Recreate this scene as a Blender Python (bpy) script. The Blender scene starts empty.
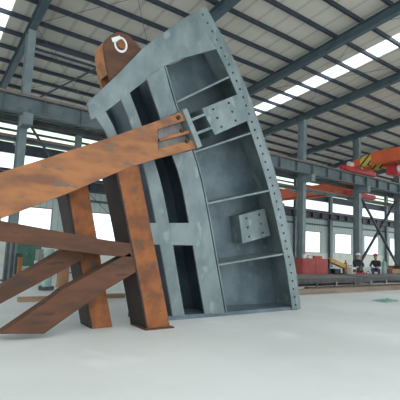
import bpy, bmesh, math, random
from mathutils import Vector, Matrix
random.seed(4)
S = bpy.context.scene
COL = S.collection
# ------------------------------------------------------------------ camera, sky, exposure
F0 = Vector((.581, .814, 0)).normalized(); R0 = Vector((F0.y, -F0.x, 0)); ZZ = Vector((0, 0, 1))
PIT = math.atan(47/400); ROL = math.radians(2.4)
FW = F0*math.cos(PIT)+ZZ*math.sin(PIT); U0 = ZZ*math.cos(PIT)-F0*math.sin(PIT)
RC = R0*math.cos(ROL)+U0*math.sin(ROL); UC = U0*math.cos(ROL)-R0*math.sin(ROL)
EYE = Vector((0, 0, 1.6))
cd = bpy.data.cameras.new('camera'); cam = bpy.data.objects.new('camera', cd); COL.objects.link(cam)
M3 = Matrix((RC, UC, -FW)).transposed()
cam.matrix_world = Matrix.Translation(EYE) @ M3.to_4x4()
cd.sensor_width = 36; cd.lens = 36.0; cd.clip_end = 500; cd.clip_start = .05
S.camera = cam
S.view_settings.view_transform = 'Standard'; S.view_settings.look = 'None'
S.view_settings.gamma = 1; S.view_settings.use_curve_mapping = False
S.view_settings.exposure = 0.85
w = bpy.data.worlds.new('world'); S.world = w; w.use_nodes = True
w.node_tree.nodes['Background'].inputs[0].default_value = (.86, .95, 1.0, 1)
w.node_tree.nodes['Background'].inputs[1].default_value = 1.15
sd = bpy.data.lights.new('overcast_sun', 'SUN'); sd.energy = 0.6; sd.angle = math.radians(40)
sd.color = (1, .97, .92)
so = bpy.data.objects.new('overcast_sun', sd); COL.objects.link(so)
so.rotation_euler = (math.radians(42), 0, math.radians(-28))


def ray(x, y): return FW+RC*((x-200)/400)-UC*((y-200)/400)
def on_y(x, y, Y):                      # where the sight line of a measured corner meets the plane y = Y
    d = ray(x, y); return EYE+d*(Y/d.y)
def on_floor(x, y, z=0.0):
    d = ray(x, y); return EYE+d*((z-1.6)/d.z)

# ------------------------------------------------------------------ materials
def nodes(m):
    m.use_nodes = True; nt = m.node_tree; return nt, nt.nodes['Principled BSDF']
def mat(name, c1, c2=None, scale=4.0, rough=.6, metal=0.0, c3=None, detail=6, stretch=(1, 1, 1), bump=.0, lo=.38, hi=.62):
    m = bpy.data.materials.new(name); nt, b = nodes(m)
    b.inputs['Roughness'].default_value = rough; b.inputs['Metallic'].default_value = metal
    if c2 is None:
        b.inputs['Base Color'].default_value = (*c1, 1); return m
    tc = nt.nodes.new('ShaderNodeTexCoord'); mp = nt.nodes.new('ShaderNodeMapping'); mp.inputs['Scale'].default_value = stretch
    nt.links.new(tc.outputs['Object'], mp.inputs[0])
    n = nt.nodes.new('ShaderNodeTexNoise'); n.inputs['Scale'].default_value = scale; n.inputs['Detail'].default_value = detail
    nt.links.new(mp.outputs[0], n.inputs['Vector'])
    r = nt.nodes.new('ShaderNodeValToRGB'); e = r.color_ramp.elements
    e[0].position = lo; e[0].color = (*c1, 1); e[1].position = hi; e[1].color = (*c2, 1)
    nt.links.new(n.outputs[0], r.inputs[0]); out = r.outputs[0]
    if c3 is not None:
        n2 = nt.nodes.new('ShaderNodeTexNoise'); n2.inputs['Scale'].default_value = scale*1.7; n2.inputs['Detail'].default_value = 3
        nt.links.new(mp.outputs[0], n2.inputs['Vector'])
        r2 = nt.nodes.new('ShaderNodeValToRGB'); r2.color_ramp.elements[0].position = .6; r2.color_ramp.elements[1].position = .68
        nt.links.new(n2.outputs[0], r2.inputs[0])
        mx = nt.nodes.new('ShaderNodeMix'); mx.data_type = 'RGBA'
        nt.links.new(r2.outputs[0], mx.inputs[0]); nt.links.new(out, mx.inputs[6]); mx.inputs[7].default_value = (*c3, 1)
        out = mx.outputs[2]
    nt.links.new(out, b.inputs['Base Color'])
    if bump:
        bp = nt.nodes.new('ShaderNodeBump'); bp.inputs['Strength'].default_value = bump; bp.inputs['Distance'].default_value = .02
        nt.links.new(n.outputs[0], bp.inputs['Height']); nt.links.new(bp.outputs[0], b.inputs['Normal'])
    return m
def ribbed(name, c1, c2, period, axis='X', rough=.6):
    """profiled sheet: colour of the pan and of the narrow rib alternate"""
    m = bpy.data.materials.new(name); nt, b = nodes(m); b.inputs['Roughness'].default_value = rough
    tc = nt.nodes.new('ShaderNodeTexCoord'); sp = nt.nodes.new('ShaderNodeSeparateXYZ'); nt.links.new(tc.outputs['Object'], sp.inputs[0])
    mu = nt.nodes.new('ShaderNodeMath'); mu.operation = 'MULTIPLY'; mu.inputs[1].default_value = 2*math.pi/period
    nt.links.new(sp.outputs[axis], mu.inputs[0])
    si = nt.nodes.new('ShaderNodeMath'); si.operation = 'SINE'; nt.links.new(mu.outputs[0], si.inputs[0])
    r = nt.nodes.new('ShaderNodeValToRGB'); r.color_ramp.elements[0].position = .8; r.color_ramp.elements[0].color = (*c1, 1)
    r.color_ramp.elements[1].position = .97; r.color_ramp.elements[1].color = (*c2, 1)
    nt.links.new(si.outputs[0], r.inputs[0])
    n = nt.nodes.new('ShaderNodeTexNoise'); n.inputs['Scale'].default_value = .9; n.inputs['Detail'].default_value = 4
    nt.links.new(tc.outputs['Object'], n.inputs['Vector'])
    mx = nt.nodes.new('ShaderNodeMix'); mx.data_type = 'RGBA'; mx.blend_type = 'MULTIPLY'; mx.inputs[0].default_value = .18
    nt.links.new(r.outputs[0], mx.inputs[6]); nt.links.new(n.outputs[0], mx.inputs[7]); nt.links.new(mx.outputs[2], b.inputs['Base Color'])
    return m
def pane(name, c, clear=0.0):
    m = bpy.data.materials.new(name); m.use_nodes = True; nt = m.node_tree; nt.nodes.clear()
    o = nt.nodes.new('ShaderNodeOutputMaterial'); t = nt.nodes.new('ShaderNodeBsdfTranslucent'); t.inputs[0].default_value = (*c, 1)
    p = nt.nodes.new('ShaderNodeBsdfTransparent'); p.inputs[0].default_value = (*c, 1)
    mx = nt.nodes.new('ShaderNodeMixShader'); mx.inputs[0].default_value = clear
    nt.links.new(t.outputs[0], mx.inputs[1]); nt.links.new(p.outputs[0], mx.inputs[2]); nt.links.new(mx.outputs[0], o.inputs[0])
    return m
def striped(name, c1, c2, period):
    m = bpy.data.materials.new(name); nt, b = nodes(m); b.inputs['Roughness'].default_value = .5
    tc = nt.nodes.new('ShaderNodeTexCoord'); sp = nt.nodes.new('ShaderNodeSeparateXYZ'); nt.links.new(tc.outputs['Object'], sp.inputs[0])
    ad = nt.nodes.new('ShaderNodeMath'); ad.operation = 'ADD'; nt.links.new(sp.outputs['Y'], ad.inputs[0]); nt.links.new(sp.outputs['Z'], ad.inputs[1])
    mu = nt.nodes.new('ShaderNodeMath'); mu.operation = 'MULTIPLY'; mu.inputs[1].default_value = 2*math.pi/period; nt.links.new(ad.outputs[0], mu.inputs[0])
    si = nt.nodes.new('ShaderNodeMath'); si.operation = 'SINE'; nt.links.new(mu.outputs[0], si.inputs[0])
    r = nt.nodes.new('ShaderNodeValToRGB'); r.color_ramp.interpolation = 'CONSTANT'
    r.color_ramp.elements[0].color = (*c1, 1); r.color_ramp.elements[1].position = .5; r.color_ramp.elements[1].color = (*c2, 1)
    nt.links.new(si.outputs[0], r.inputs[0]); nt.links.new(r.outputs[0], b.inputs['Base Color'])
    return m

ROOF = ribbed('roof_sheet', (.66, .62, .545), (.52, .485, .43), .9)
SIDING = ribbed('wall_siding', (.62, .70, .66), (.46, .53, .50), .42)
DADO = mat('painted_dado', (.80, .81, .70), (.70, .71, .62), 1.2, .8)
FLOOR = mat('floor_paint', (.76, .78, .76), (.67, .69, .67), .35, .55, c3=(.79, .82, .80), detail=8)
SKYL = pane('frosted_skylight', (.95, .98, 1.0), .25)
GLASS = pane('window_pane', (.96, .99, 1.0), .8)
GREEN_STRIP = pane('greenish_light_strip', (.86, .92, .80), .1)
PURLIN = mat('purlin_steel', (.022, .030, .045), (.034, .045, .062), 3, .5)
RAFTER = mat('rafter_steel', (.055, .085, .10), (.08, .112, .125), 2, .5)
GIRDER = mat('girder_steel', (.095, .13, .14), (.135, .17, .175), 2, .55, c3=(.08, .10, .10))
REDRAIL = mat('primer_rail', (.30, .16, .12), (.20, .13, .11), 4, .6)
COLM = mat('column_steel', (.15, .19, .20), (.20, .245, .25), 1.6, .5)
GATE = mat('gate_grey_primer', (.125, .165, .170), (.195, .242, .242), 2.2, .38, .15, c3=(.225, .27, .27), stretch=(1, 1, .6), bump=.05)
GATE_D = mat('gate_primer_shaded', (.080, .115, .135), (.140, .182, .203), 1.6, .45, .1, c3=(.125, .17, .195))  # gate primer darkened to paint in the shade inside the compartments
BAY_SHADE = mat('rib_bay_shade', (.030, .045, .065), (.055, .08, .105), 1.6, .45, c3=(.04, .06, .08))  # blue-black colour stands in for the shade deep in the rib bays
RUST = mat('orange_rust', (.38, .155, .06), (.20, .09, .05), 3.2, .8, c3=(.17, .12, .09), stretch=(.5, 1, 1.4), bump=.25, lo=.42, hi=.66)
RUST_O = mat('bright_orange_rust', (.30, .10, .028), (.15, .055, .026), 3.4, .8, c3=(.10, .08, .065), bump=.25)
RUST_B = mat('brown_rust', (.078, .034, .019), (.130, .052, .026), 3.5, .8, c3=(.055, .034, .026), stretch=(.4, 1, 1.6), bump=.25)
RUST_D = mat('post_side_shade', (.018, .014, .013), (.035, .02, .015), 4, .7)  # near-black brown, shade on the post sides put into the colour
BOLT = mat('dark_bolt', (.03, .026, .024), None, rough=.4, metal=.6)
WHITE = mat('white_paint', (.80, .80, .76), (.70, .69, .64), 6, .6)
CRANE = mat('crane_orange', (.74, .13, .04), (.62, .11, .04), 1.5, .45)
CRANE_R = mat('crane_red', (.55, .035, .04), (.42, .03, .03), 2, .45)
HAZ = striped('hazard_stripes', (.70, .50, .08), (.05, .045, .04), .55)
REDBOX = mat('red_oxide_paint', (.40, .06, .05), (.30, .045, .04), 1.5, .55)
DARK = mat('dark_steel', (.045, .047, .05), (.08, .08, .08), 3, .6)
MIDST = mat('pale_worn_steel', (.28, .28, .26), (.17, .165, .155), 3, .5)
TIMB = mat('weathered_timber', (.26, .19, .14), (.19, .14, .11), 3, .8, stretch=(.3, 3, 3))
TAN = mat('tan_timber', (.42, .27, .17), (.33, .21, .14), 3, .8, stretch=(.3, 3, 3))
YELL = mat('yellow_paint', (.62, .36, .07), (.45, .26, .07), 3, .5)
CARD = mat('brown_cardboard', (.40, .22, .12), (.32, .18, .11), 3, .9)
TEAL = mat('pale_teal_paint', (.34, .48, .45), (.26, .38, .36), 2, .5)
GREENP = mat('dark_green_paint', (.04, .13, .09), (.06, .17, .12), 2, .5)
ORANGEP = mat('orange_brown_paint', (.48, .20, .06), (.36, .16, .06), 3, .7)
REDP = mat('bright_red_cloth', (.75, .05, .05), (.55, .04, .04), 6, .8)
JACK = mat('dark_jacket_cloth', (.025, .03, .045), (.045, .05, .065), 8, .9)
TROU = mat('blue_violet_cloth', (.09, .09, .17), (.12, .12, .2), 8, .9)
SKIN = mat('skin', (.50, .30, .22), (.45, .26, .19), 8, .6)
HAIR = mat('black_hair', (.02, .018, .016), None, rough=.6)
GREEND = mat('green_tarp', (.16, .34, .28), (.22, .40, .34), 4, .7)
WIRE = mat('bare_rod_steel', (.10, .11, .12), None, rough=.5)

# ------------------------------------------------------------------ mesh helpers
class MB:
    def __init__(s): s.b = bmesh.new()
    def faces(s, vs, fs):
        v = [s.b.verts.new(p) for p in vs]
        for f in fs:
            try: s.b.faces.new([v[i] for i in f])
            except ValueError: pass
        return s
    def box(s, x0, x1, y0, y1, z0, z1):
        v = [(x, y, z) for z in (z0, z1) for y in (y0, y1) for x in (x0, x1)]
        return s.faces(v, [(0, 2, 3, 1), (4, 5, 7, 6), (0, 1, 5, 4), (2, 6, 7, 3), (0, 4, 6, 2), (1, 3, 7, 5)])
    def prism(s, pts, y0, y1):            # outline in XZ, extruded along Y
        n = len(pts); v = [(p[0], y0, p[1]) for p in pts]+[(p[0], y1, p[1]) for p in pts]
        return s.faces(v, [tuple(range(n)), tuple(range(2*n-1, n-1, -1))]+[(i, i+n, (i+1) % n+n, (i+1) % n) for i in range(n)])
    def bar(s, a, b, wd, ht, up=(0, 0, 1)):   # rectangular member from a to b
        a = Vector(a); b = Vector(b); d = (b-a).normalized(); u = Vector(up); sd_ = d.cross(u)
        if sd_.length < 1e-3: sd_ = d.cross(Vector((1, 0, 0)))
        sd_.normalize(); u = sd_.cross(d).normalized()
        v = [p+sd_*(i*wd/2)+u*(j*ht/2) for p in (a, b) for j in (-1, 1) for i in (-1, 1)]
        return s.faces(v, [(0, 2, 3, 1), (4, 5, 7, 6), (0, 1, 5, 4), (2, 6, 7, 3), (0, 4, 6, 2), (1, 3, 7, 5)])
    def ibeam(s, a, b, wd, ht, t=.03, tw=.02, up=(0, 0, 1)):
        a = Vector(a); b = Vector(b); d = (b-a).normalized(); u = Vector(up); sd_ = d.cross(u).normalized(); u = sd_.cross(d).normalized()
        s.bar(a+u*(ht/2-t/2), b+u*(ht/2-t/2), wd, t, u); s.bar(a-u*(ht/2-t/2), b-u*(ht/2-t/2), wd, t, u)
        return s.bar(a, b, tw, ht-2*t, u)
    def tube(s, a, b, r, n=10, r2=None):
        a = Vector(a); b = Vector(b); d = (b-a).normalized(); q = d.orthogonal().normalized(); e = d.cross(q); r2 = r if r2 is None else r2
        v = [a+(q*math.cos(2*math.pi*i/n)+e*math.sin(2*math.pi*i/n))*r for i in range(n)]
        v += [b+(q*math.cos(2*math.pi*i/n)+e*math.sin(2*math.pi*i/n))*r2 for i in range(n)]
        return s.faces(v, [tuple(range(n-1, -1, -1)), tuple(range(n, 2*n))]+[(i, (i+1) % n, (i+1) % n+n, i+n) for i in range(n)])
    def holed(s, c4, y0, y1, holes, r):
        """plate with bolt holes. c4: XZ corners (a,b,c,d); holes: list of cells [(u0,u1,v0,v1)] each with one hole at its centre"""
        def bil(u, v):
            a, b, c, d = [Vector(p) for p in c4]
            return (a*(1-u)+b*u)*(1-v)+(d*(1-u)+c*u)*v
        for (u0, u1, v0, v1) in holes: s.cell([bil(u0, v0), bil(u1, v0), bil(u1, v1), bil(u0, v1)], y0, y1, r)
        return s
    def cell(s, q, y0, y1, r):
        a, b, c, d = [Vector(p) for p in q]; m = (a+b+c+d)/4
        o = [a, (a+b)/2, b, (b+c)/2, c, (c+d)/2, d, (d+a)/2]
        i8 = [m+(p-m).normalized()*r for p in o]
        V = [(p[0], y, p[1]) for y in (y0, y1) for p in o+i8]
        F = []
        for k in range(8):
            n = (k+1) % 8
            F += [(k, n, 8+n, 8+k), (16+k, 24+k, 24+n, 16+n), (8+k, 8+n, 24+n, 24+k), (k, 16+k, 16+n, n)]
        return s.faces(V, F)
    def build(s, name, m, parent=None, bevel=0, smooth=False, origin=None):
        off = Vector((0, 0, 0)); p = parent
        while p is not None: off += p.location; p = p.parent
        o = None
        if parent is None and origin is not None: off = Vector(origin)
        bmesh.ops.recalc_face_normals(s.b, faces=s.b.faces)
        for v in s.b.verts: v.co -= off
        me = bpy.data.meshes.new(name); s.b.to_mesh(me); s.b.free()
        me.materials.append(m)
        if smooth:
            for f in me.polygons: f.use_smooth = True
        o = bpy.data.objects.new(name, me); COL.objects.link(o)
        if parent is not None: o.parent = parent
        elif origin is not None: o.location = off
        if bevel:
            bv = o.modifiers.new('bevel', 'BEVEL'); bv.width = bevel; bv.segments = 2; bv.limit_method = 'ANGLE'
        return o
def tag(o, label=None, cat=None, group=None, kind=None):
    if label: o['label'] = label
    if cat: o['category'] = cat
    if group: o['group'] = group
    if kind: o['kind'] = kind
    return o
def thing(name, label, cat, loc, group=None):
    o = bpy.data.objects.new(name, None); o.empty_display_size = .3; COL.objects.link(o); o.location = loc
    return tag(o, label, cat, group)
def copy_tree(o, parent=None):
    c = o.copy(); COL.objects.link(c); c.parent = parent
    for ch in list(o.children): copy_tree(ch, c)
    return c
def structure(o): o['kind'] = 'structure'; return o

# ------------------------------------------------------------------ the hall
BX = [3.2+5.75*k for k in range(-3, 12)]      # frame lines
BX[6] = 20.15; BX[7] = 26.3
YC, YW = 17.0, 28.0
def rz(Y): return 10.75+.1*(17-Y)             # underside of roof sheet
YR = -5.0
X0, X1 = -16.0, 62.0
structure(MB().box(-40, 90, -30, 60, -.3, 0).build('floor', FLOOR))
SKX = [(1.2, 2.38), (16.95, 18.1), (34.5, 35.6), (45.9, 47.0)]
m = MB()
edges = [X0]+[v for p in SKX for v in p]+[X1]
for k in range(0, len(edges), 2):
    a, b = edges[k], edges[k+1]
    m.faces([(x, y, rz(y)+t) for t in (0, .08) for y in (YR, YW+.3) for x in (a, b)],
            [(0, 2, 3, 1), (4, 5, 7, 6), (0, 1, 5, 4), (2, 6, 7, 3), (0, 4, 6, 2), (1, 3, 7, 5)])
    m.faces([(x, y, z+t) for t in (0, .08) for (y, z) in ((YR-14, rz(YR)-1.4), (YR, rz(YR))) for x in (a, b)],
            [(0, 2, 3, 1), (4, 5, 7, 6), (0, 1, 5, 4), (2, 6, 7, 3), (0, 4, 6, 2), (1, 3, 7, 5)]) if False else None
structure(m.build('ceiling', ROOF))
for i, (a, b) in enumerate(SKX):
    m = MB().faces([(x, y, rz(y)+.03+t) for t in (0, .01) for y in (YR, YW+.3) for x in (a, b)],
                   [(0, 2, 3, 1), (4, 5, 7, 6), (0, 1, 5, 4), (2, 6, 7, 3), (0, 4, 6, 2), (1, 3, 7, 5)])
    tag(structure(m.build('window_%d' % (i+1), SKYL)), 'long frosted skylight strip running up the roof slope')
# far wall with its openings
SILL, HEAD = 1.5, 3.8
m = MB(); dm = MB()
wins = []
xs = [X0]
for k in range(len(BX)-1):
    c = 3.2+5.75*(k-2.5); wins.append((c-1.6, c+1.6))
prev = X0
for (a, b) in wins:
    if b > X1 or a < X0: continue
    m.box(prev, a, YW, YW+.12, SILL, HEAD); prev = b
m.box(prev, X1, YW, YW+.12, SILL, HEAD)
m.box(X0, X1, YW, YW+.12, HEAD, 6.05)
structure(MB().box(X0, X1, YW-.02, YW+.12, 7.15, 7.85).build('trim_20', PURLIN))
structure(m.build('wall_far', SIDING))
structure(dm.box(X0, X1, YW-.06, YW+.12, 0, SILL).build('wall_far_dado', DADO)).name = 'baseboard_far'
structure(MB().box(X0, X1, YW+.03, YW+.05, 6.05, 7.2).build('window_5', SKYL))
structure(MB().box(X0, X1, YW+.03, YW+.05, 7.75, 9.72).build('window_6', GREEN_STRIP))
n = 7
for (a, b) in wins:
    if b > X1 or a < X0: continue
    fr = MB().box(a, b, YW-.03, YW+.06, SILL, SILL+.07).box(a, b, YW-.03, YW+.06, HEAD-.07, HEAD).box(a, a+.06, YW-.03, YW+.06, SILL+.07, HEAD-.07)\
        .box(b-.06, b, YW-.03, YW+.06, SILL+.07, HEAD-.07).build('window_%d' % n, MIDST)
    structure(fr); MB().box(a+.06, b-.06, YW+.015, YW+.03, SILL+.07, HEAD-.07).build('pane', GLASS, fr)
    n += 1
# horizontal girts on the wall, eave and louver bars
tn = 1
for z in (4.55, 5.25, 6.05, 8.2, 8.65, 9.1):
    h = .16 if z < 7.5 else .13
    structure(MB().box(X0, X1, YW-.16, YW-.0, z-h/2, z+h/2).build('trim_%d' % tn, RAFTER if z < 6 else PURLIN)); tn += 1

# columns
def column(x, label, d=.30, wd=.50, Y=YC):
    top = rz(Y)-.6
    r = thing('steel_column', label, 'column', (x, Y, 0))
    s_ = MB()
    s_.box(x-d/2, x+d/2, Y-wd/2, Y-wd/2+.03, .03, top).box(x-d/2, x+d/2, Y+wd/2-.03, Y+wd/2, .03, top).box(x-.014, x+.014, Y-wd/2+.03, Y+wd/2-.03, .03, top)
    s_.build('shaft', COLM, r)
    MB().box(x-d/2-.1, x+d/2+.1, Y-wd/2-.1, Y+wd/2+.1, 0, .03).build('base_plate', DARK, r)
    return r
clab = {0: 'steel column carrying the crane girder at far left, before the first window',
        1: 'steel column hidden behind the rusty beam and left edge of the grey steel segment',
        2: 'steel column hidden behind the curved edge of the grey steel segment',
        3: 'tall grey steel column just right of the curved grey segment, beside the red box',
        4: 'tall dark steel column under the left end of the orange crane, beside the workers',
        5: 'steel column cut by the right edge, right foot of the crossed bracing'}
for k in range(6): column(BX[3+k], clab[k])
for k in range(12):
    x = 3.2+5.75*(k-1)
    if x > X1: continue
    r = thing('wall_column', 'grey steel wall column standing between the windows of the far wall', 'column', (x, YW-.35, 0), 'wall columns of the far wall')
    MB().ibeam((x, YW-.33, .02), (x, YW-.33, 9.1), .42, .3, up=(0, 1, 0)).build('shaft', COLM, r)
    MB().box(x-.28, x+.28, YW-.55, YW-.1, 0, .02).build('base_plate', DARK, r)
# rafters
for k in range(2, len(BX)):
    x = BX[k]
    if x > 50: continue
    m = MB(); a = Vector((x, YW-.2, rz(YW-.2)-.16-.23)); b = Vector((x, YR, rz(YR)-.16-.23))
    m.ibeam(a, b, .26, .44, t=.025)
    for i, yy in enumerate([16.6, 17.4]): m.bar((x, yy, rz(yy)-.19), (x, yy, rz(yy)-.58), .24, .02, (0, 1, 0))
    lab = {3: 'roof rafter at top left, rising from the far left column', 4: 'roof rafter passing behind the top corner of the grey segment',
           5: 'wide roof rafter meeting the curved edge of the grey segment halfway down', 6: 'roof rafter resting on the column right of the grey segment',
           7: 'roof rafter resting on the column under the orange crane'}.get(k)
    if lab is None: lab = {2: 'roof rafter outside the left skylight strip', 8: 'roof rafter over the right foot of the crossed bracing', 9: 'roof rafter of the second frame right of the crossed bracing', 10: 'roof rafter of the third frame right of the crossed bracing'}.get(k, 'farthest roof rafter at the right end of the hall')
    o = m.build('roof_rafter', RAFTER, None, origin=(x, YC, 0)); tag(o, lab, 'roof beam', 'sloping roof rafters')
# purlins (C sections)
py = YC+1.3*8-.05; pk = 0
proto = None
ys = [YC+.02+1.3*j for j in range(-16, 9)]
for y in ys:
    if y < YR or y > YW-.3: continue
    z = rz(y)
    m = MB().box(X0, X1, y-.05, y+.05, z-.03, z-.005).box(X0, X1, y-.05, y-.03, z-.155, z-.03).box(X0, X1, y-.05, y+.06, z-.175, z-.155)
    o = m.build('roof_purlin', PURLIN, None, origin=(0, y, z))
    tag(o, 'long thin dark roof purlin running under the pale roof sheets', 'purlin', 'roof purlins')
# roof bracing rods
def rod(a, b, label, r=.012, name='bracing_rod', group='roof bracing rods'):
    o = MB().tube(a, b, r, 6).build(name, WIRE, None); return tag(o, label, 'bracing rod', group)
for (k, ya, yb) in ((3, 17, 9.3), (5, 17, 9.3), (5, 9.3, 1.6), (3, 24.7, 17), (7, 24.7, 17)):
    xa, xb = BX[k]+.1, BX[k+1]-.1
    for si, (p, q) in enumerate((((xa, ya), (xb, yb)), ((xa, yb), (xb, ya)))):
        dz = .03*si
        where = {(3, 17): 'at top left over the girder', (5, 17): 'crossing the bright skylight strip', (5, 9.3): 'at the top right corner', (3, 24.7): 'beyond the far left column', (7, 24.7): 'beyond the orange crane'}[(k, ya)]
        rod((p[0], p[1], rz(p[1])-.2-dz), (q[0], q[1], rz(q[1])-.2-dz), 'thin diagonal roof bracing rod '+where+(', one way' if p[1] > q[1] else ', crossing back'))
# V bracing above the crane girder, far left bay
r = thing('portal_brace', 'inverted V brace with twin top struts above the crane girder at left', 'bracing', (6.07, YC, 7.3))
xa, xb = BX[3]+.16, BX[4]-.16
MB().bar((xa, YC, 9.75), (xb, YC, 9.75), .1, .08).build('top_strut', PURLIN, r)
MB().bar((xa, YC, 9.5), (xb, YC, 9.5), .1, .08).build('top_strut', PURLIN, r)
MB().bar((6.07, YC, 9.46), (xa+.2, YC, 7.32), .07, .07, (0, 1, 0)).build('diagonal', PURLIN, r)
MB().bar((6.07, YC, 9.46), (xb-.2, YC, 7.32), .07, .07, (0, 1, 0)).build('diagonal', PURLIN, r)
# knee braces below the girder
r = thing('knee_brace', 'thin dark knee brace beside the far left column under the girder', 'bracing', (BX[3], YC, 4.6))
MB().bar((BX[3]+.2, YC, 6.35), (BX[3]+1.3, YC, 4.9), .08, .08, (0, 1, 0)).build('strut', PURLIN, r)
# big X bracing between the two right columns, Y = YC
r = thing('cross_brace', 'large dark X shaped steel bracing between the two right columns', 'bracing', ((BX[7]+BX[8])/2, YC, 0))
xa, xb = BX[7]+.2, BX[8]-.2; xm = (xa+xb)/2
for (p, q, dy) in (((xa, 5.9), (xb, .7), -.07), ((xb, 5.9), (xa, .7), .07)):
    MB().bar((p[0], YC+dy, p[1]), (q[0], YC+dy, q[1]), .12, .16, (0, 1, 0)).build('diagonal', DARK, r)
MB().box(xm-.3, xm+.3, YC-.014, YC+.01, 3.05, 3.6).build('gusset_plate', DARK, r)
# wall bracing rods left
for (p, q) in (((BX[4]+.2, 5.6), (BX[5]-.2, 1.2)), ((BX[4]+.2, 1.2), (BX[5]-.2, 5.6))):
    rod((p[0], YW-.7, p[1]), (q[0], YW-.7, q[1]), 'thin bracing rod before the left windows, falling to the '+('right' if p[1] > q[1] else 'left'), .022, group='wall bracing rods')

# crane girders (runway beams)
def runway(Y, z0, z1, xa, xb, label, mm, wd=.42, lattice=True):
    r = thing('crane_runway_girder', label, 'crane girder', ((xa+xb)/2, Y, z0))
    m = MB(); t = .035
    m.box(xa, xb, Y-wd/2, Y+wd/2, z1-t, z1).box(xa, xb, Y-wd/2*.8, Y+wd/2*.8, z0, z0+t).box(xa, xb, Y-.012, Y+.012, z0+t, z1-t)
    m.build('beam', mm, r)
    x = xa+.3
    while x < xb: MB().box(x, x+.02, Y-wd/2+.02, Y+wd/2-.02, z0+t, z1-t).build('stiffener', mm, r); x += 1.5
    MB().box(xa, xb, Y-.05, Y+.05, z1, z1+.12).build('rail', REDRAIL, r)
    return r
runway(YC-.62, 6.45, 7.15, X0, 56, 'long grey crane girder with rust red rail crossing the whole hall', GIRDER)
for k in range(6):
    x = BX[3+k]
    r = MB().box(x-.18, x+.18, YC-.95, YC-.25, 6.0, 6.45).build('girder_bracket', COLM, None, origin=(x, YC, 6.2))
    tag(r, 'short girder bracket on the '+('far left column', 'column behind the rusty main beam', 'column behind the curved flange', 'column beside the red cabinet', 'column by the orange crane end', 'column at the right edge')[k], 'bracket', 'girder brackets')
runway(YW-.85, 5.15, 5.75, X0, 56, 'dark crane girder along the far wall under the bright strip', PURLIN)
runway(YC+.62, 5.6, 5.75, X0, 56, 'slim crane girder behind the columns carrying the orange crane of the next bay', GIRDER, wd=.26)
for k in range(6):
    x = BX[3+k]
    tag(MB().box(x-.12, x+.12, YC+.25, YC+.75, 5.45, 5.6).build('girder_bracket', COLM, None, origin=(x, YC, 5.3)), 'small low bracket at the back of the '+('far left column', 'column behind the rusty main beam', 'column behind the curved flange', 'column beside the red cabinet', 'column by the orange crane end', 'column at the right edge')[k], 'bracket', 'low girder brackets')
# lower second chord seen under the main girder
r = MB().box(X0, 56, YC+.32, YC+.48, 6.35, 6.6).build('service_pipe_tray', DARK, None, origin=(20, YC+.4, 6.4)); tag(r, 'dark cable tray running behind the main crane girder', 'cable tray')

# ------------------------------------------------------------------ travelling cranes
def crane(xc, ya, yb, zr, label, small=False):
    r = thing('overhead_crane', label, 'crane', (xc, ya, zr))
    hh = .85 if not small else .75
    for i, dx in enumerate((-.75, .75)):
        if small: pts = [(yb, zr+.32), (yb, zr+.9), (yb-1.0, zr+1.2), (ya+1.0, zr+1.2), (ya, zr+.9), (ya, zr+.32), (ya+.9, zr+.45), (yb-.9, zr+.45)]
        else: pts = [(yb, zr+.3), (yb, zr+.72), (yb-2.0, zr+1.2), (ya+2.0, zr+1.2), (ya, zr+.72), (ya, zr+.3), (ya+1.2, zr+.34), (yb-1.2, zr+.34)]
        m = MB(); v = [(xc+dx-.22, p[0], p[1]) for p in pts]+[(xc+dx+.22, p[0], p[1]) for p in pts]; n = 8
        m.faces(v, [tuple(range(n)), tuple(range(2*n-1, n-1, -1))]+[(k, k+n, (k+1) % n+n, (k+1) % n) for k in range(n)])
        g = m.build('bridge_girder', CRANE, r, bevel=.02)
        if not small: 
            sp = [(yb-.7, zr+.3), (yb-.7, zr+.90), (yb-1.5, zr+1.09), (yb-1.5, zr+.33)]
            v = [(xc+dx-.235, p[0], p[1]) for p in sp]+[(xc+dx+.235, p[0], p[1]) for p in sp]
            MB().faces(v, [(0, 1, 2, 3), (7, 6, 5, 4), (0, 4, 5, 1), (1, 5, 6, 2), (2, 6, 7, 3), (3, 7, 4, 0)]).build('warning_stripes', HAZ, g)
    for (yy) in (ya, yb):
        e = MB().box(xc-1.9, xc+1.9, yy-.2, yy+.2, zr+.02, zr+.34).build('end_carriage', CRANE_R, r, bevel=.03)
        for dx in (-1.5, 1.5):
            MB().tube((xc+dx, yy-.09, zr+.165), (xc+dx, yy+.09, zr+.165), .16, 14).build('wheel', DARK, e)
        if not small:
            MB().box(xc-2.15, xc-1.9, yy-.14, yy+.14, zr+.06, zr+.3).build('buffer', CRANE_R, e)
            MB().tube((xc-1.4, yy-.1, zr+.5), (xc-.95, yy-.1, zr+.5), .17, 12).build('drive_motor', WHITE, e)
    return r
cr = crane(25.6, 3.2, YC-.62, 7.28, 'bright orange overhead crane bridge with striped end, at right')
MB().box(25.1, 26.1, 13.2, 14.2, 7.7, 8.0).build('trolley_frame', CRANE_R, cr, bevel=.02)
ho = MB().box(25.1, 26.1, 13.3, 14.1, 6.85, 7.45).build('hoist_block', CRANE_R, cr, bevel=.04)
MB().tube((25.2, 13.3, 7.2), (25.2, 12.9, 7.2), .22, 14).build('hoist_motor', WHITE, ho)
MB().tube((25.6, 13.7, 7.45), (25.6, 13.7, 7.7), .03, 8).build('hoist_rope', DARK, ho)
crane(27.6, YC+.62, YW-.85, 5.87, 'orange crane bridge in the next bay, seen under the main girder', True)

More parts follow.
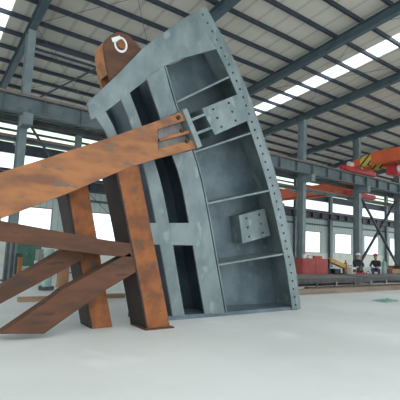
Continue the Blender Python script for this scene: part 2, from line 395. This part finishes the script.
# ------------------------------------------------------------------ the grey gate segment
GY = 7.5
def g2(x, y): p = on_y(x, y, GY); return (p.x, p.z)
def pp(pts): return [g2(*p) for p in pts]
def lerp_path(pts, n):
    pts = [Vector(p) for p in pts]; L = [0]
    for a, b in zip(pts, pts[1:]): L.append(L[-1]+(b-a).length)
    out = []
    for i in range(n):
        s_ = L[-1]*i/(n-1)
        for k in range(len(pts)-1):
            if s_ <= L[k+1]+1e-9: out.append(pts[k].lerp(pts[k+1], (s_-L[k])/(L[k+1]-L[k]))); break
    return out
def smooth_path(pts, n=24):              # Catmull-Rom through measured corners
    P = [Vector(p) for p in pts]; P = [P[0]*2-P[1]]+P+[P[-1]*2-P[-2]]; out = []
    for k in range(1, len(P)-2):
        for i in range(8):
            t = i/8; a, b, c, d = P[k-1], P[k], P[k+1], P[k+2]
            out.append(.5*((2*b)+(c-a)*t+(2*a-5*b+4*c-d)*t*t+(3*b-a-3*c+d)*t**3))
    out.append(P[-2]); return lerp_path(out, n)
gate = thing('gate_segment', 'huge curved grey painted steel segment with ribs, shelves and bolt holes', 'steel gate', (6.5, GY, 0))
BOT = .06
def strip(left, right, n=14):            # band between two edge curves that run down to the floor
    L = smooth_path(pp(left), n); Rr = smooth_path(pp(right), n); return L, Rr
def band(mb, left, right, y0, y1, n=14):
    L, Rr = strip(left, right, n); mb.prism([tuple(p) for p in L]+[tuple(p) for p in reversed(Rr)], y0, y1)
D = .85
# curved bolted flange
fin = smooth_path(pp([(216, 49), (239, 100), (266, 180), (284, 252), (291, 290), (294, 309)]), 60)
fout = smooth_path(pp([(203.5, 8), (226, 48), (247, 96), (275, 180), (290, 252), (296.5, 290), (299, 309)]), 60)
# full-length inner edge: extend up to the top corner
fin_full = smooth_path(pp([(196, 13), (216, 49), (239, 100), (266, 180), (283, 252), (289.5, 290), (292, 309)]), 38)
fout_full = lerp_path(smooth_path(pp([(204, 8), (226, 48), (247, 96), (275, 180), (291.5, 252), (297, 290), (299.5, 309)]), 80), 38)
m = MB()
for k in range(37): m.cell([fin_full[k], fout_full[k], fout_full[k+1], fin_full[k+1]], GY-.012, GY+.018, .034)
fl = m.build('curved_flange', GATE, gate); fl['label'] = 'curved flange with a single row of bolt holes'
# thick skin plate behind its outer edge
sk_o = smooth_path(pp([(208, 5), (230.5, 47), (252, 96), (279.5, 180), (295, 252), (301, 290), (303, 309)]), 38)
sk_i = smooth_path(pp([(204, 8), (226, 48), (247, 96), (275, 180), (290.5, 252), (297, 290), (299, 309)]), 38)
MB().prism([tuple(p) for p in sk_i]+[tuple(p) for p in reversed(sk_o)], GY+.08, GY+D).build('skin_plate', GATE, gate)
# top flange
MB().prism(pp([(87, 103), (117, 75), (143, 48), (180, 20.5), (207, 5), (196.5, 13), (216, 49), (180, 59), (163, 67), (146, 80), (127, 95), (105, 112), (95, 118), (91, 119.5)]), GY-.01, GY+.03).build('top_flange', GATE, gate)
# ribs
ribs = [([(95, 117), (110, 141), (124, 190), (141, 292), (144, 318)], [(105, 111), (118, 138), (133, 190), (151, 292), (154, 317)]),
        ([(120, 98), (133, 131), (149, 190), (168, 292), (172, 316)], [(129, 93), (142, 128), (162, 190), (180, 292), (184, 315)]),
        ([(146, 79), (160, 120), (171, 155), (182, 190), (200, 292), (204, 314)], [(163, 66), (175, 108), (191, 150), (202, 190), (220, 290), (224, 313)])]
for i, (a, b) in enumerate(ribs):
    m = MB(); band(m, a, b, GY-.02-.008*i, GY+.025-.008*i); m.build('rib_flange', GATE, gate)
    L, Rr = strip(a, b, 14)
    if i: # deep web behind the flange
        q = [l.lerp(r_, .5) for l, r_ in zip(L, Rr)]
        w_ = [(p[0]-.012, p[1]) for p in q]+[(p[0]+.012, p[1]) for p in reversed(q)]
        MB().prism(w_, GY+.03, GY+D-.03).build('rib_web', BAY_SHADE, gate)
# web lining the compartments, along the right edge of the main rib
L = smooth_path(pp([(164.5, 66), (176.5, 108), (192.5, 150), (203.5, 190), (221.5, 290), (225.5, 313)]), 14)
MB().prism([tuple(p) for p in L]+[(p[0]+.03, p[1]) for p in reversed(L)], GY-.025, GY+D-.03).build('compartment_web', GATE, gate)
# cross bar between the ribs
MB().prism(pp([(128, 223), (192, 223), (196, 245.5), (132, 244)]), GY-.045, GY-.03).build('cross_bar', GATE, gate)
# shelves
for (a, b, yn) in (((177, 102), (236, 73.5), 0), ((194.5, 152), (254, 132), 0), ((205.5, 204), (272, 190), 0), ((218.5, 265), (287, 253.5), 0)):
    A = Vector(g2(*a)); B = Vector(g2(*b)); n_ = Vector((-(B-A).y, (B-A).x)).normalized()*.022
    MB().prism([tuple(A-n_), tuple(B-n_), tuple(B+n_), tuple(A+n_)], GY-.0, GY+D-.03).build('shelf', GATE, gate)
A = [(107, 112), (160, 68), (216, 48)]
# back plate closing the box
MB().prism(pp([(121, 101), (127, 95), (146, 79), (163, 66), (176, 108), (192, 150), (203, 190), (221, 290), (225, 313), (170, 316), (166, 292), (150, 215), (135, 150)]), GY+D-.03, GY+D).build('back_plate', BAY_SHADE, gate)
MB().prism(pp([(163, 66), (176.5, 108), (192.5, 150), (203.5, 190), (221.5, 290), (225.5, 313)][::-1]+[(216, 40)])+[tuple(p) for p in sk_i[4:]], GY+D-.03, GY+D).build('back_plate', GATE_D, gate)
# bottom girder along the floor
A = g2(144, 300)
xl, xr = g2(144, 318)[0], g2(299, 309)[0]
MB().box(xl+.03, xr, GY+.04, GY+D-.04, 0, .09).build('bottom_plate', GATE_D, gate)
# bracket with two stub bars, upper
def bracket(front, y0, depth, cells, r_, lab):
    c4 = [g2_at(p, y0) for p in front]
    b_ = MB(); b_.holed(c4, y0, y0+.02, cells, r_)
    o = b_.build('mounting_bracket', GATE, gate); o['label'] = lab
    inner = MB()
    a, b, c, d = [Vector(p) for p in c4]
    t = .02
    for (p, q) in ((a, b), (b, c), (c, d), (d, a)):
        e = (q-p).normalized(); n_ = Vector((-e.y, e.x))*t; ce = (a+b+c+d)/4
        if (ce-p).dot(n_) < 0: n_ = -n_
        inner.prism([tuple(p), tuple(q), tuple(q+n_), tuple(p+n_)], y0+.02, y0+depth)
    inner.build('bracket_sides', GATE, o)
    return o
def g2_at(p, Y): q = on_y(p[0], p[1], Y); return (q.x, q.z)
def cells(us, vs): return [(us[i], us[i+1], vs[j], vs[j+1]) for i in range(len(us)-1) for j in range(len(vs)-1)]
b1 = bracket([(202, 108.5), (241, 93), (250, 119.5), (215, 135)], GY-.1, .6, cells([0, .45, .8], [0, .33, .66, 1]), .034, 'upper bracket plate with six bolt holes')
q = [g2_at(p, GY-.1) for p in [(202, 108.5), (241, 93), (250, 119.5), (215, 135)]]
a, b, c, d = [Vector(p) for p in q]
MB().prism([tuple(a.lerp(b, .8)), tuple(b), tuple(c), tuple(d.lerp(c, .8))], GY-.1, GY-.08).build('bracket_wing', GATE, b1)
for (p, q) in (((190, 120.5), (204.5, 114.5)), ((196.5, 133.5), (212, 127.5))):
    A = Vector(g2_at(p, GY-.1)); B = Vector(g2_at(q, GY-.1)); n_ = Vector((-(B-A).y, (B-A).x)).normalized()*.03
    MB().prism([tuple(A-n_), tuple(B-n_), tuple(B+n_), tuple(A+n_)], GY-.12, GY+.15).build('stub_bar', GATE, b1)
bracket([(239, 215.5), (264.5, 208.5), (270.5, 235.5), (242.5, 243.5)], GY+.42, D-.45, cells([0, .5, 1], [0, .33, .66, 1]), .034, 'lower box bracket with six bolt holes')
for p in ((259, 249.5), (248, 190.5)):
    q = on_y(p[0], p[1], GY+.4)
# ------------------------------------------------------------------ rusty lifting lug on the top edge
lug = thing('lifting_lug', 'rusty rounded twin plate lifting lug on top of the grey segment', 'lifting lug', (3.4, GY+.2, 5.3))
outl = smooth_path(pp([(112, 83), (107, 62), (105, 45), (109, 36), (119, 31), (129, 34), (138, 43), (145, 52)]), 20)
for (y0, y1) in ((GY+.04, GY+.12), (GY+.5, GY+.58)):
    MB().prism([tuple(p) for p in outl], y0, y1).build('cheek_plate', RUST_B if y0 < GY+.2 else RUST, lug, bevel=.01)
cc = sum((Vector(p) for p in outl), Vector((0, 0)))/len(outl)
inn = [p.lerp(cc, .07) for p in outl]
MB().prism([tuple(p) for p in outl[2:15]]+[tuple(p) for p in reversed(inn[2:15])], GY+.12, GY+.5).build('cover_band', RUST, lug)
ctr = Vector(g2(121.5, 44)); 
MB().tube((ctr.x, GY+.0, ctr.y), (ctr.x, GY+.58, ctr.y), .095, 20).build('pin', RUST_O, lug)
rg = MB(); n = 28
vs = []; 
for k in range(n):
    a_ = 2*math.pi*k/n
    for rr in (.11, .15):
        for yy in (GY+.03, GY+.04): vs.append((ctr.x+rr*math.cos(a_), yy, ctr.y+rr*1.15*math.sin(a_)))
fs = []
for k in range(n):
    i, j = 4*k, 4*((k+1) % n); fs += [(i, j, j+2, i+2), (i+1, i+3, j+3, j+1), (i, i+1, j+1, j), (i+2, j+2, j+3, i+3)]
o = rg.faces(vs, fs).build('painted_ring', WHITE, lug); o['label'] = 'white painted ring round the pin'
o = MB().prism(pp([(112, 37.5), (120, 35), (121.5, 38.5), (117.5, 41), (113.5, 41.5)]), GY+.025, GY+.04).build('paint_patch', WHITE, lug); o['label'] = 'white paint patch'

# ------------------------------------------------------------------ rusty support frame
frame = thing('support_frame', 'large rust covered steel beam frame leaning against the grey segment', 'steel frame', (2.6, GY-.4, 0))
def pr(pts, d0, d1): # outline measured on the front plane at depth d0, extruded to d1
    return [g2_at(p, GY+d0) for p in pts], GY+d0, GY+d1
def member(name, pts, d0, d1, mm, bevel=.008, parent=None):
    a, b, c = pr(pts, d0, d1); a = [(p[0], max(p[1], .0)) for p in a]; return MB().prism(a, b, c).build(name, mm, parent or frame, bevel=bevel)
mb = member('main_beam', [(-70, 197), (0, 172.5), (50, 157), (110, 137.5), (130, 130.5), (158, 120.5), (158, 158.5), (130, 167), (69, 193), (0, 219), (-70, 246)], -.6, -.12, RUST)
mb['label'] = 'thick orange rusty main beam rising to the grey segment'
member('beam_flange', [(158, 120.5), (184, 110.5), (188, 119.5), (158, 129.5)], -.6, -.12, RUST, parent=mb)
member('beam_flange', [(158, 149), (192.5, 139.5), (197, 148), (167, 156), (158, 158.5)], -.6, -.12, RUST, parent=mb)
member('beam_web', [(158, 128), (189, 118.5), (194, 141), (158, 150)], -.42, -.3, MIDST, parent=mb)
member('stiffener', [(159, 138.5), (190, 129.5), (191.5, 132.5), (160, 141.5)], -.59, -.42, RUST, parent=mb)
ep = member('end_plate', [(182.5, 109.5), (187, 108), (202.5, 146), (198, 148.5)], -.66, -.13, GATE); ep['label'] = 'grey painted end plate of the main beam'
for (x, y) in ((178.5, 117.5), (182, 130.5), (187, 141)):
    q = on_y(x, y, GY-.62); MB().tube((q.x, GY-.64, q.z), (q.x, GY-.6, q.z), .045, 8).build('bolt', BOLT, mb)
p1 = member('post', [(117, 170), (138.5, 165), (143.5, 190), (163.5, 292), (170, 330), (148, 330), (141.5, 292), (121.5, 190)], -.59, -.13, RUST_O)
p1['label'] = 'bright orange rusty upright in front of the segment'
# plate forming the side of the upright, its shade painted into the colour
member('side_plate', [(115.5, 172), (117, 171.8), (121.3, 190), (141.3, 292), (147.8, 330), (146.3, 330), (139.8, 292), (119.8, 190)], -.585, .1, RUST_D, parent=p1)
p2 = member('post', [(67, 193), (88, 185), (89, 192), (106, 290), (112, 335), (92, 335), (85.5, 290), (69, 195)], -.12, .25, RUST_O)
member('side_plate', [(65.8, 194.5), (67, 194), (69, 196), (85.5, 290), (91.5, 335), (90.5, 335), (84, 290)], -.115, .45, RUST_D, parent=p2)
p2['label'] = 'orange rusty upright further left'
_p = g2_at((158, 322), GY-.6); MB().box(_p[0]-.3, _p[0]+.33, GY-.68, GY-.02, 0, .025).build('base_plate', RUST_B, frame)
s1 = member('strut', [(-60, 209), (0, 220.5), (106, 240), (131.5, 243.5), (134, 257.5), (105, 255.5), (0, 241), (-60, 231)], -.58, -.3, RUST_B); s1['label'] = 'brown rusty strut running level to the upright'
d1 = member('diagonal_brace', [(66, 249), (82, 252), (86, 258), (0, 304), (-40, 324), (-55, 324), (0, 288)], -.25, .1, RUST_B); d1['label'] = 'rusty diagonal brace running down to the left edge'
d2 = member('diagonal_brace', [(130, 252.5), (135, 262), (136, 272), (107, 289.5), (44, 334), (0, 334), (55, 296), (62, 290)], -.58, -.3, RUST_B); d2['label'] = 'rusty diagonal brace meeting the orange upright'

# ------------------------------------------------------------------ things on the floor, right
def at(x, y, z=0.0):
    if x > 290 and y < 280: q = on_y(x, 265, 15.7); return Vector((q.x, q.y, 0))
    return on_floor(x, y, z)
# low assembly benches of dark steel
def bench(x0, x1, y0, y1, h, label):
    r = thing('assembly_bench', label, 'steel bench', ((x0+x1)/2, (y0+y1)/2, 0), 'low steel assembly benches')
    MB().box(x0, x1, y0, y0+.12, h-.16, h).box(x0, x1, y1-.12, y1, h-.16, h).box(x0, x0+.12, y0+.12, y1-.12, h-.16, h).box(x1-.12, x1, y0+.12, y1-.12, h-.16, h).build('rim', DARK, r)
    MB().box(x0+.12, x1-.12, y0+.12, y1-.12, h-.05, h-.01).build('deck', MIDST, r)
    MB().box(x0+.05, x1-.05, y0+.04, y0+.08, .12, h-.16).build('side_panel', DARK, r)
    n_ = 6
    for k in range(n_):
        x = x0+.06+(x1-x0-.12)*k/(n_-1)
        MB().box(x-.06, x+.06, y0+.0, y0+.04, 0, h-.16).build('leg', MIDST if k % 2 else DARK, r)
    return r
bench(12.6, 20.2, 12.2, 14.9, .36, 'low dark steel bench with a pale worn deck beside the curved segment')
bench(20.7, 28.0, 12.5, 14.9, .34, 'low dark steel bench at the right edge in front of the workers')
tag(MB().box(11.0, 26, 9.95, 10.2, 0, .2).build('timber_sleeper', TIMB, None, bevel=.01, origin=(18, 10.1, 0)), 'long tan timber sleeper lying on the pale floor before the benches', 'timber')
tag(MB().box(13.4, 24, 10.9, 11.1, 0, .14).build('timber_sleeper', RUST_B, None, origin=(18, 11, 0)), 'long brown rusty bar lying behind the tan timber sleeper', 'steel bar')

def machine_box():
    p = at(311, 277.5); x, y = p.x, 15.4
    r = thing('red_cabinet', 'red oxide painted steel cabinet beside the curved segment under the window', 'cabinet', (x, y, 0))
    MB().box(x-1.1, x+1.2, y, y+.9, .08, 1.2).build('body', REDBOX, r, bevel=.02)
    MB().box(x-.98, x+.0, y-.02, y, .18, 1.1).build('door', REDBOX, r); MB().box(x+.06, x+1.1, y-.02, y, .18, 1.1).build('door', REDBOX, r)
    MB().box(x+.2, x+.9, y+.2, y+.8, 1.2, 1.36).build('lid_box', REDBOX, r)
    MB().box(x-1.0, x-.8, y+.1, y+.8, 0, .08).build('skid', DARK, r); MB().box(x+.9, x+1.1, y+.1, y+.8, 0, .08).build('skid', DARK, r)
    t = thing('white_canister', 'small white canister standing on top of the red cabinet', 'canister', (x-.5, y+.4, 1.2))
    MB().tube((x-.5, y+.4, 1.202), (x-.5, y+.4, 1.42), .12, 14).build('body', WHITE, t); MB().tube((x-.5, y+.4, 1.42), (x-.5, y+.4, 1.5), .05, 10).build('cap', REDP, t)
    tag(MB().box(x-.25, x+.1, y+.25, y+.6, 1.2, 1.34).build('folded_rag', WHITE, None, bevel=.03, origin=(x, y, 1.2)), 'pale folded rag on the red cabinet beside the canister', 'cloth')
machine_box()
def welder(px, label, mm, wdt, h, py=277.0):
    p = at(px, py); x, y = p.x, p.y
    r = thing('welding_machine', label, 'machine', (x, y, 0))
    MB().box(x-wdt/2, x+wdt/2, y-.3, y+.3, .15, h).build('housing', mm, r, bevel=.03)
    MB().box(x-wdt/2+.08, x+wdt/2-.08, y-.32, y-.3, h*.55, h-.1).build('control_panel', DARK, r)
    for dx in (-1, 1): MB().tube((x+dx*(wdt/2-.15), y-.34, .15), (x+dx*(wdt/2-.15), y+.34, .15), .15, 14).build('wheel', DARK, r)
    MB().tube((x-wdt/2+.05, y, h+.12), (x+wdt/2-.05, y, h+.12), .02, 8).tube((x-wdt/2+.05, y, h), (x-wdt/2+.05, y, h+.12), .02, 8).tube((x+wdt/2-.05, y, h), (x+wdt/2-.05, y, h+.12), .02, 8).build('handle', DARK, r)
    return r
# yellow machine: A-frame puller
p = at(336.5, 277); x, y = p.x, p.y
r = thing('yellow_hoist_cart', 'yellow painted hoist cart on dark wheels between the red cabinet and the column', 'machine', (x, y, 0))
MB().bar((x-.75, y, 1.15), (x+.75, y, .75), .3, .28, (0, 0, 1)).build('boom', YELL, r, bevel=.03)
MB().bar((x-.75, y, 1.2), (x-.75, y, .1), .1, .1, (0, 1, 0)).bar((x+.7, y, .8), (x+.8, y, .1), .1, .1, (0, 1, 0)).bar((x-.85, y, .2), (x+.85, y, .2), .3, .1).build('chassis', DARK, r)
MB().box(x-.5, x+.1, y-.25, y+.25, .25, .6).build('winch_box', BOLT, r, bevel=.02)
for dx in (-.7, .7): MB().tube((x+dx, y-.25, .16), (x+dx, y+.25, .16), .16, 14).build('wheel', DARK, r)
welder(350.3, 'small pale cased welding machine left of the dark column', WHITE, .5, .7)
def cylinder_tank(px, label, mm, rad, h, py=277.0):
    p = at(px, py); x, y = p.x, p.y
    r = thing('gas_cylinder', label, 'gas cylinder', (x, y, 0))
    MB().tube((x, y, 0), (x, y, h), rad, 16).tube((x, y, h), (x, y, h+rad*.8), rad, 16, rad*.35).build('body', mm, r, smooth=False)
    MB().tube((x, y, h+rad*.8), (x, y, h+rad*.8+.12), .035, 8).build('valve', DARK, r)
cylinder_tank(345.6, 'thin orange brown gas cylinder standing right of the yellow cart', ORANGEP, .11, .95)
cylinder_tank(384, 'pale teal gas cylinder standing right of the crouching worker in a dark jacket', TEAL, .16, 1.05, 276)
p = at(391.5, 276.5); x, y = p.x, p.y
r = thing('cardboard_box', 'brown cardboard box right of the pale teal cylinder', 'box', (x, y, 0))
MB().box(x-.5, x+.5, y-.35, y+.35, 0, .62).build('body', CARD, r, bevel=.01); MB().box(x-.51, x+.51, y-.05, y+.05, .6, .625).build('tape', TAN, r)
x += .2; y -= .1
r = thing('cardboard_box', 'taller narrow brown box at the right edge standing behind the wide box', 'box', (x+1.2, y+.8, 0))
MB().box(x+.9, x+1.6, y+.6, y+1.0, 0, .8).build('body', CARD, r, bevel=.01)
welder(399.5, 'dark cased machine with handle by the brown boxes at the right edge', DARK, .6, .85, 278)

# tarp / debris on the pale floor at lower right
p = at(386, 301); m = MB(); x, y = p.x, p.y; n = 10; vs = []; fs = []
for i in range(n):
    for j in range(n):
        u, v = i/(n-1)-.5, j/(n-1)-.5; e = 1-max(abs(u), abs(v))*2
        vs.append((x+u*1.1, y+v*.5, .005+.07*min(1, e*3)*random.random()))
for i in range(n-1):
    for j in range(n-1): fs.append((i*n+j, (i+1)*n+j, (i+1)*n+j+1, i*n+j+1))
tag(m.faces(vs, fs).build('crumpled_sheet', GREEND, None, smooth=True, origin=(x, y, 0)), 'small crumpled green sheet lying on the pale floor at lower right', 'sheet')

# ------------------------------------------------------------------ workers
def skinned(name, chains, mm, parent, sub=1, root=0):
    vs, es, rs = [], [], []; idx = {}
    for ch in chains:
        prev = None
        for (key, p, r_) in ch:
            if key in idx: i = idx[key]
            else: i = len(vs); idx[key] = i; vs.append(p); rs.append(r_)
            if prev is not None and (prev, i) not in es: es.append((prev, i))
            prev = i
    me = bpy.data.meshes.new(name); me.from_pydata([Vector(v) for v in vs], es, []); me.materials.append(mm)
    o = bpy.data.objects.new(name, me); COL.objects.link(o); o.parent = parent
    sm = o.modifiers.new('skin', 'SKIN'); sm.use_smooth_shade = True
    if not me.skin_vertices: me.attributes.new
    sv = me.skin_vertices[0].data if me.skin_vertices else None
    if sv is None: return o
    for i, r_ in enumerate(rs):
        sv[i].radius = r_ if isinstance(r_, tuple) else (r_, r_); sv[i].use_root = (i == root)
    ss = o.modifiers.new('subd', 'SUBSURF'); ss.levels = sub; ss.render_levels = sub
    return o
def ensure_skin(name, chains, mm, parent, sub=1):
    vs, es, rs = [], [], []; idx = {}
    bm = bmesh.new(); lay = bm.verts.layers.skin.verify(); V = {}
    first = True
    for ch in chains:
        prev = None
        for (key, p, r_) in ch:
            if key not in V:
                v = bm.verts.new(p); v[lay].radius = (r_, r_) if not isinstance(r_, tuple) else r_; v[lay].use_root = first; first = False; V[key] = v
            v = V[key]
            if prev is not None and bm.edges.get((prev, v)) is None: bm.edges.new((prev, v))
            prev = v
    me = bpy.data.meshes.new(name); bm.to_mesh(me); bm.free(); me.materials.append(mm)
    o = bpy.data.objects.new(name, me); COL.objects.link(o); o.parent = parent
    sm = o.modifiers.new('skin', 'SKIN'); sm.use_smooth_shade = True
    ss = o.modifiers.new('subd', 'SUBSURF'); ss.levels = sub; ss.render_levels = sub
    return o
def worker(loc, rot, label, jacket, trousers, hat):
    """crouching figure facing local -X; knees bent, forearms reaching forward"""
    r = thing('person', label, 'person', loc); r.scale = (1.25, 1.25, 1.25); r.rotation_euler = (0, 0, rot)
    pel = ('pel', (.12, 0, .42), .08); chest = ('ch', (-.05, 0, .82), .09); neck = ('nk', (-.12, 0, .98), .055); head0 = ('h0', (-.15, 0, 1.06), .075); head1 = ('h1', (-.17, 0, 1.15), .095); head2 = ('h2', (-.16, 0, 1.22), .06)
    ch = [[pel, ('wa', (.06, 0, .6), .08), chest, neck, head0, head1, head2]]
    jk = [[('wa', (.05, 0, .52), .17), ('ch', (-.05, 0, .80), .20), ('cn', (-.11, 0, .94), .10)]]
    tr = [[('pel', (.12, 0, .42), .155), ('wa', (.08, 0, .54), .135)]]
    for s in (-1, 1):
        sh = ('s%d' % s, (-.07, s*.2, .87), .06); el = ('e%d' % s, (-.24, s*.25, .66), .045); wr = ('w%d' % s, (-.45, s*.16, .6), .03); pa = ('p%d' % s, (-.51, s*.145, .59), .034)
        ch.append([chest, sh, el, wr, pa]); jk.append([('ch', (-.05, 0, .80), .20)]+[('s%d' % s, (-.07, s*.2, .87), .08), ('e%d' % s, (-.24, s*.25, .66), .06), ('w%d' % s, (-.42, s*.17, .605), .045)])
        kn = ('k%d' % s, (-.28, s*.17, .47), .055); an = ('a%d' % s, (-.02, s*.15, .1), .045); to = ('t%d' % s, (-.2, s*.16, .045), .04)
        ch.append([pel, ('hp%d' % s, (.08, s*.11, .42), .07), kn, an, to])
        tr.append([('pel', (.12, 0, .42), .155), ('hp%d' % s, (.08, s*.11, .42), .12), ('k%d' % s, (-.28, s*.17, .47), .09), ('a%d' % s, (-.03, s*.15, .16), .065)])
        for f in range(4):
            yy = s*.145+(f-1.5)*.02; L_ = (.07, .08, .075, .06)[f]
            ch.append([pa, ('f%d%d' % (s, f), (-.555, yy, .587), .009), ('g%d%d' % (s, f), (-.555-L_*.6, yy, .575), .008), ('i%d%d' % (s, f), (-.555-L_*.8, yy, .555), .007)])
        ch.append([pa, ('th%d' % s, (-.52, s*.1, .58), .01), ('ti%d' % s, (-.56, s*.085, .57), .008)])
    # nose and ears grow out of the head
    ch.append([head1, ('no', (-.275, 0, 1.135), .014)])
    for s in (-1, 1): ch.append([head1, ('ea%d' % s, (-.155, s*.1, 1.14), .018)])
    b = ensure_skin('body', ch, SKIN, r)
    ensure_skin('jacket', jk, jacket, r); ensure_skin('trousers', tr, trousers, r)
    def ell(name, c, rad, mm, zmin=None, par=r):
        bm = bmesh.new(); bmesh.ops.create_uvsphere(bm, u_segments=16, v_segments=10, radius=1)
        if zmin is not None:
            bmesh.ops.delete(bm, geom=[v for v in bm.verts if v.co.z < zmin], context='VERTS')
        for v in bm.verts: v.co = Vector((v.co.x*rad[0]+c[0], v.co.y*rad[1]+c[1], v.co.z*rad[2]+c[2]))
        me = bpy.data.meshes.new(name); bm.to_mesh(me); bm.free(); me.materials.append(mm)
        for f in me.polygons: f.use_smooth = True
        o = bpy.data.objects.new(name, me); COL.objects.link(o); o.parent = par; return o
    ell('hair', (-.14, 0, 1.18), (.12, .11, .11), HAIR, 0.0)
    ell('hard_hat', (-.16, 0, 1.2), (.15, .135, .14), hat, 0.0)
    for s in (-1, 1):
        ell('eye', (-.258, s*.033, 1.165), (.012, .014, .01), HAIR)
        ell('boot', (-.11, s*.155, .05), (.15, .055, .055), BOLT)
    ell('mouth', (-.262, 0, 1.095), (.008, .025, .006), REDBOX)
    return r
p = at(376.5, 276.5)
worker((p.x, p.y, 0), math.radians(15), 'worker in dark jacket and red hard hat crouching left of the teal cylinder', JACK, TROU, REDP)
p = at(357.5, 276.5)
worker((p.x, p.y, 0), math.radians(200), 'worker in dark clothes and white hard hat crouching beside the dark column', JACK, JACK, WHITE)
# red bag and rust-red tools
def bag(px, py, s, label, mm, z=0):
    q = on_y(px, 265, 15.12); x, y = q.x, 15.12
    r = thing('tool_bag', label, 'bag', (x, y, 0))
    MB().box(x-s, x+s, y-.2, y+.2, 0, s*.9).build('body', mm, r, bevel=.08)
    m = MB()
    for k in range(6):
        a0, a1 = math.pi*k/6, math.pi*(k+1)/6
        m.tube((x+s*.6*math.cos(a0), y, s*.88+.2*math.sin(a0)), (x+s*.6*math.cos(a1), y, s*.88+.2*math.sin(a1)), .025, 6)
    m.build('handle', DARK, r)
bag(361.5, 277.5, .42, 'bright red bag on the floor in front of the white hatted worker', REDP)
bag(368, 277, .32, 'dark red bag on the floor between the two workers', REDBOX)

# ------------------------------------------------------------------ things on the floor, left
def post_thing(px, py, h, wd, mm, name, label, cat):
    p = at(px, py); x, y = p.x, p.y
    r = thing(name, label, cat, (x, y, 0))
    MB().box(x-wd/2, x+wd/2, y-wd/2, y+wd/2, .02, h).build('shaft', mm, r); MB().box(x-wd, x+wd, y-wd, y+wd, 0, .02).build('foot_plate', DARK, r)
    MB().box(x-wd*.6, x+wd*.6, y-wd*.6, y+wd*.6, h, h+.03).build('cap', mm, r)
post_thing(18.5, 279, .85, .16, ORANGEP, 'guard_post', 'short orange brown steel post standing on the floor at far left', 'post')
post_thing(4.5, 285, 1.55, .09, DARK, 'guard_post', 'thin dark post at the left edge left of the orange brown post', 'post')
post_thing(10, 283, 1.5, .09, DARK, 'guard_post', 'thin dark post between the left edge and the orange brown post', 'post')
p = at(29, 268); x, y = p.x, p.y
r = thing('green_cabinet', 'dark green electrical cabinet with pale doors standing at far left', 'cabinet', (x, y, 0))
MB().box(x-.7, x+.6, y, y+.6, .1, 1.65).build('body', GREENP, r, bevel=.02)
for dx in (-.62, .02): d_ = MB().box(x+dx, x+dx+.5, y-.02, y, .2, 1.35).build('door', GREENP, r); MB().box(x+dx+.4, x+dx+.43, y-.05, y-.02, .7, .9).build('handle', MIDST, d_)
MB().box(x-.7, x-.5, y+.05, y+.55, 0, .1).box(x+.4, x+.6, y+.05, y+.55, 0, .1).build('foot', DARK, r)
p = at(46, 290); x, y = p.x, p.y
r = thing('teal_drum_stack', 'pale teal machine pillar standing between the rusty diagonal braces', 'machine', (x, y, 0))
MB().tube((x, y, 0), (x, y, .12), .24, 20).build('base', DARK, r); MB().tube((x, y, .12), (x, y, 1.18), .15, 20).build('pillar', TEAL, r); MB().tube((x, y, 1.18), (x, y, 1.32), .19, 20, .15).build('head', TEAL, r)
p = at(62, 287); x, y = p.x, p.y
r = thing('brown_drum', 'short brown oil drum standing left of the orange rusty upright', 'drum', (x, y, 0))
MB().tube((x, y, 0), (x, y, .68), .2, 22).build('body', CARD, r)
for z in (.02, .23, .45, .66): MB().tube((x, y, z-.012), (x, y, z+.012), .21, 22).build('hoop', ORANGEP, r)
p = at(73, 280); x, y = p.x, p.y
r = thing('wire_rack', 'thin pale wire rack standing behind the rusty uprights', 'rack', (x, y, 0))
for dx in (-.4, .4):
    for dy in (-.2, .2): MB().tube((x+dx, y+dy, 0), (x+dx, y+dy, 1.1), .018, 8).build('post', MIDST, r)
for z in (.3, .65, 1.0):
    m = MB().tube((x-.4, y-.2, z), (x+.4, y-.2, z), .014, 6).tube((x-.4, y+.2, z), (x+.4, y+.2, z), .014, 6)
    for k in range(7): m.tube((x-.36+.12*k, y-.2, z), (x-.36+.12*k, y+.2, z), .008, 6)
    m.build('wire_shelf', MIDST, r)
def crate(px, py, w_, h, label, mm, z=0, dy=0):
    p = at(px, py); x, y = p.x, p.y+dy
    r = thing('storage_crate', label, 'crate', (x, y, z))
    m = MB().box(x-w_/2, x+w_/2, y-.3, y+.3, z, z+.04)
    m.build('bottom', mm, r)
    for (a, b, c, d) in ((x-w_/2, x+w_/2, y-.3, y-.27), (x-w_/2, x+w_/2, y+.27, y+.3), (x-w_/2, x-w_/2+.03, y-.27, y+.27), (x+w_/2-.03, x+w_/2, y-.27, y+.27)):
        MB().box(a, b, c, d, z+.04, z+h).build('side', mm, r)
crate(40, 277, .45, .7, 'white crate on the floor right of the green cabinet', WHITE)
crate(40, 277, .4, .5, 'pale crate stacked on the white crate beside the green cabinet', MIDST, .7)
crate(14, 274, .5, .95, 'dark steel crate left of the green cabinet', DARK)
crate(99, 280, .8, .8, 'white crate seen between the two rusty uprights', WHITE)
crate(56, 272, .5, 1.0, 'pale teal crate right of the white crates', TEAL)
tag(MB().box(2.4, 5.4, 11.2, 11.35, 0, .12).build('timber_batten', TAN, None, bevel=.01, origin=(4, 11.3, 0)), 'tan timber batten lying on the floor at far left', 'timber')
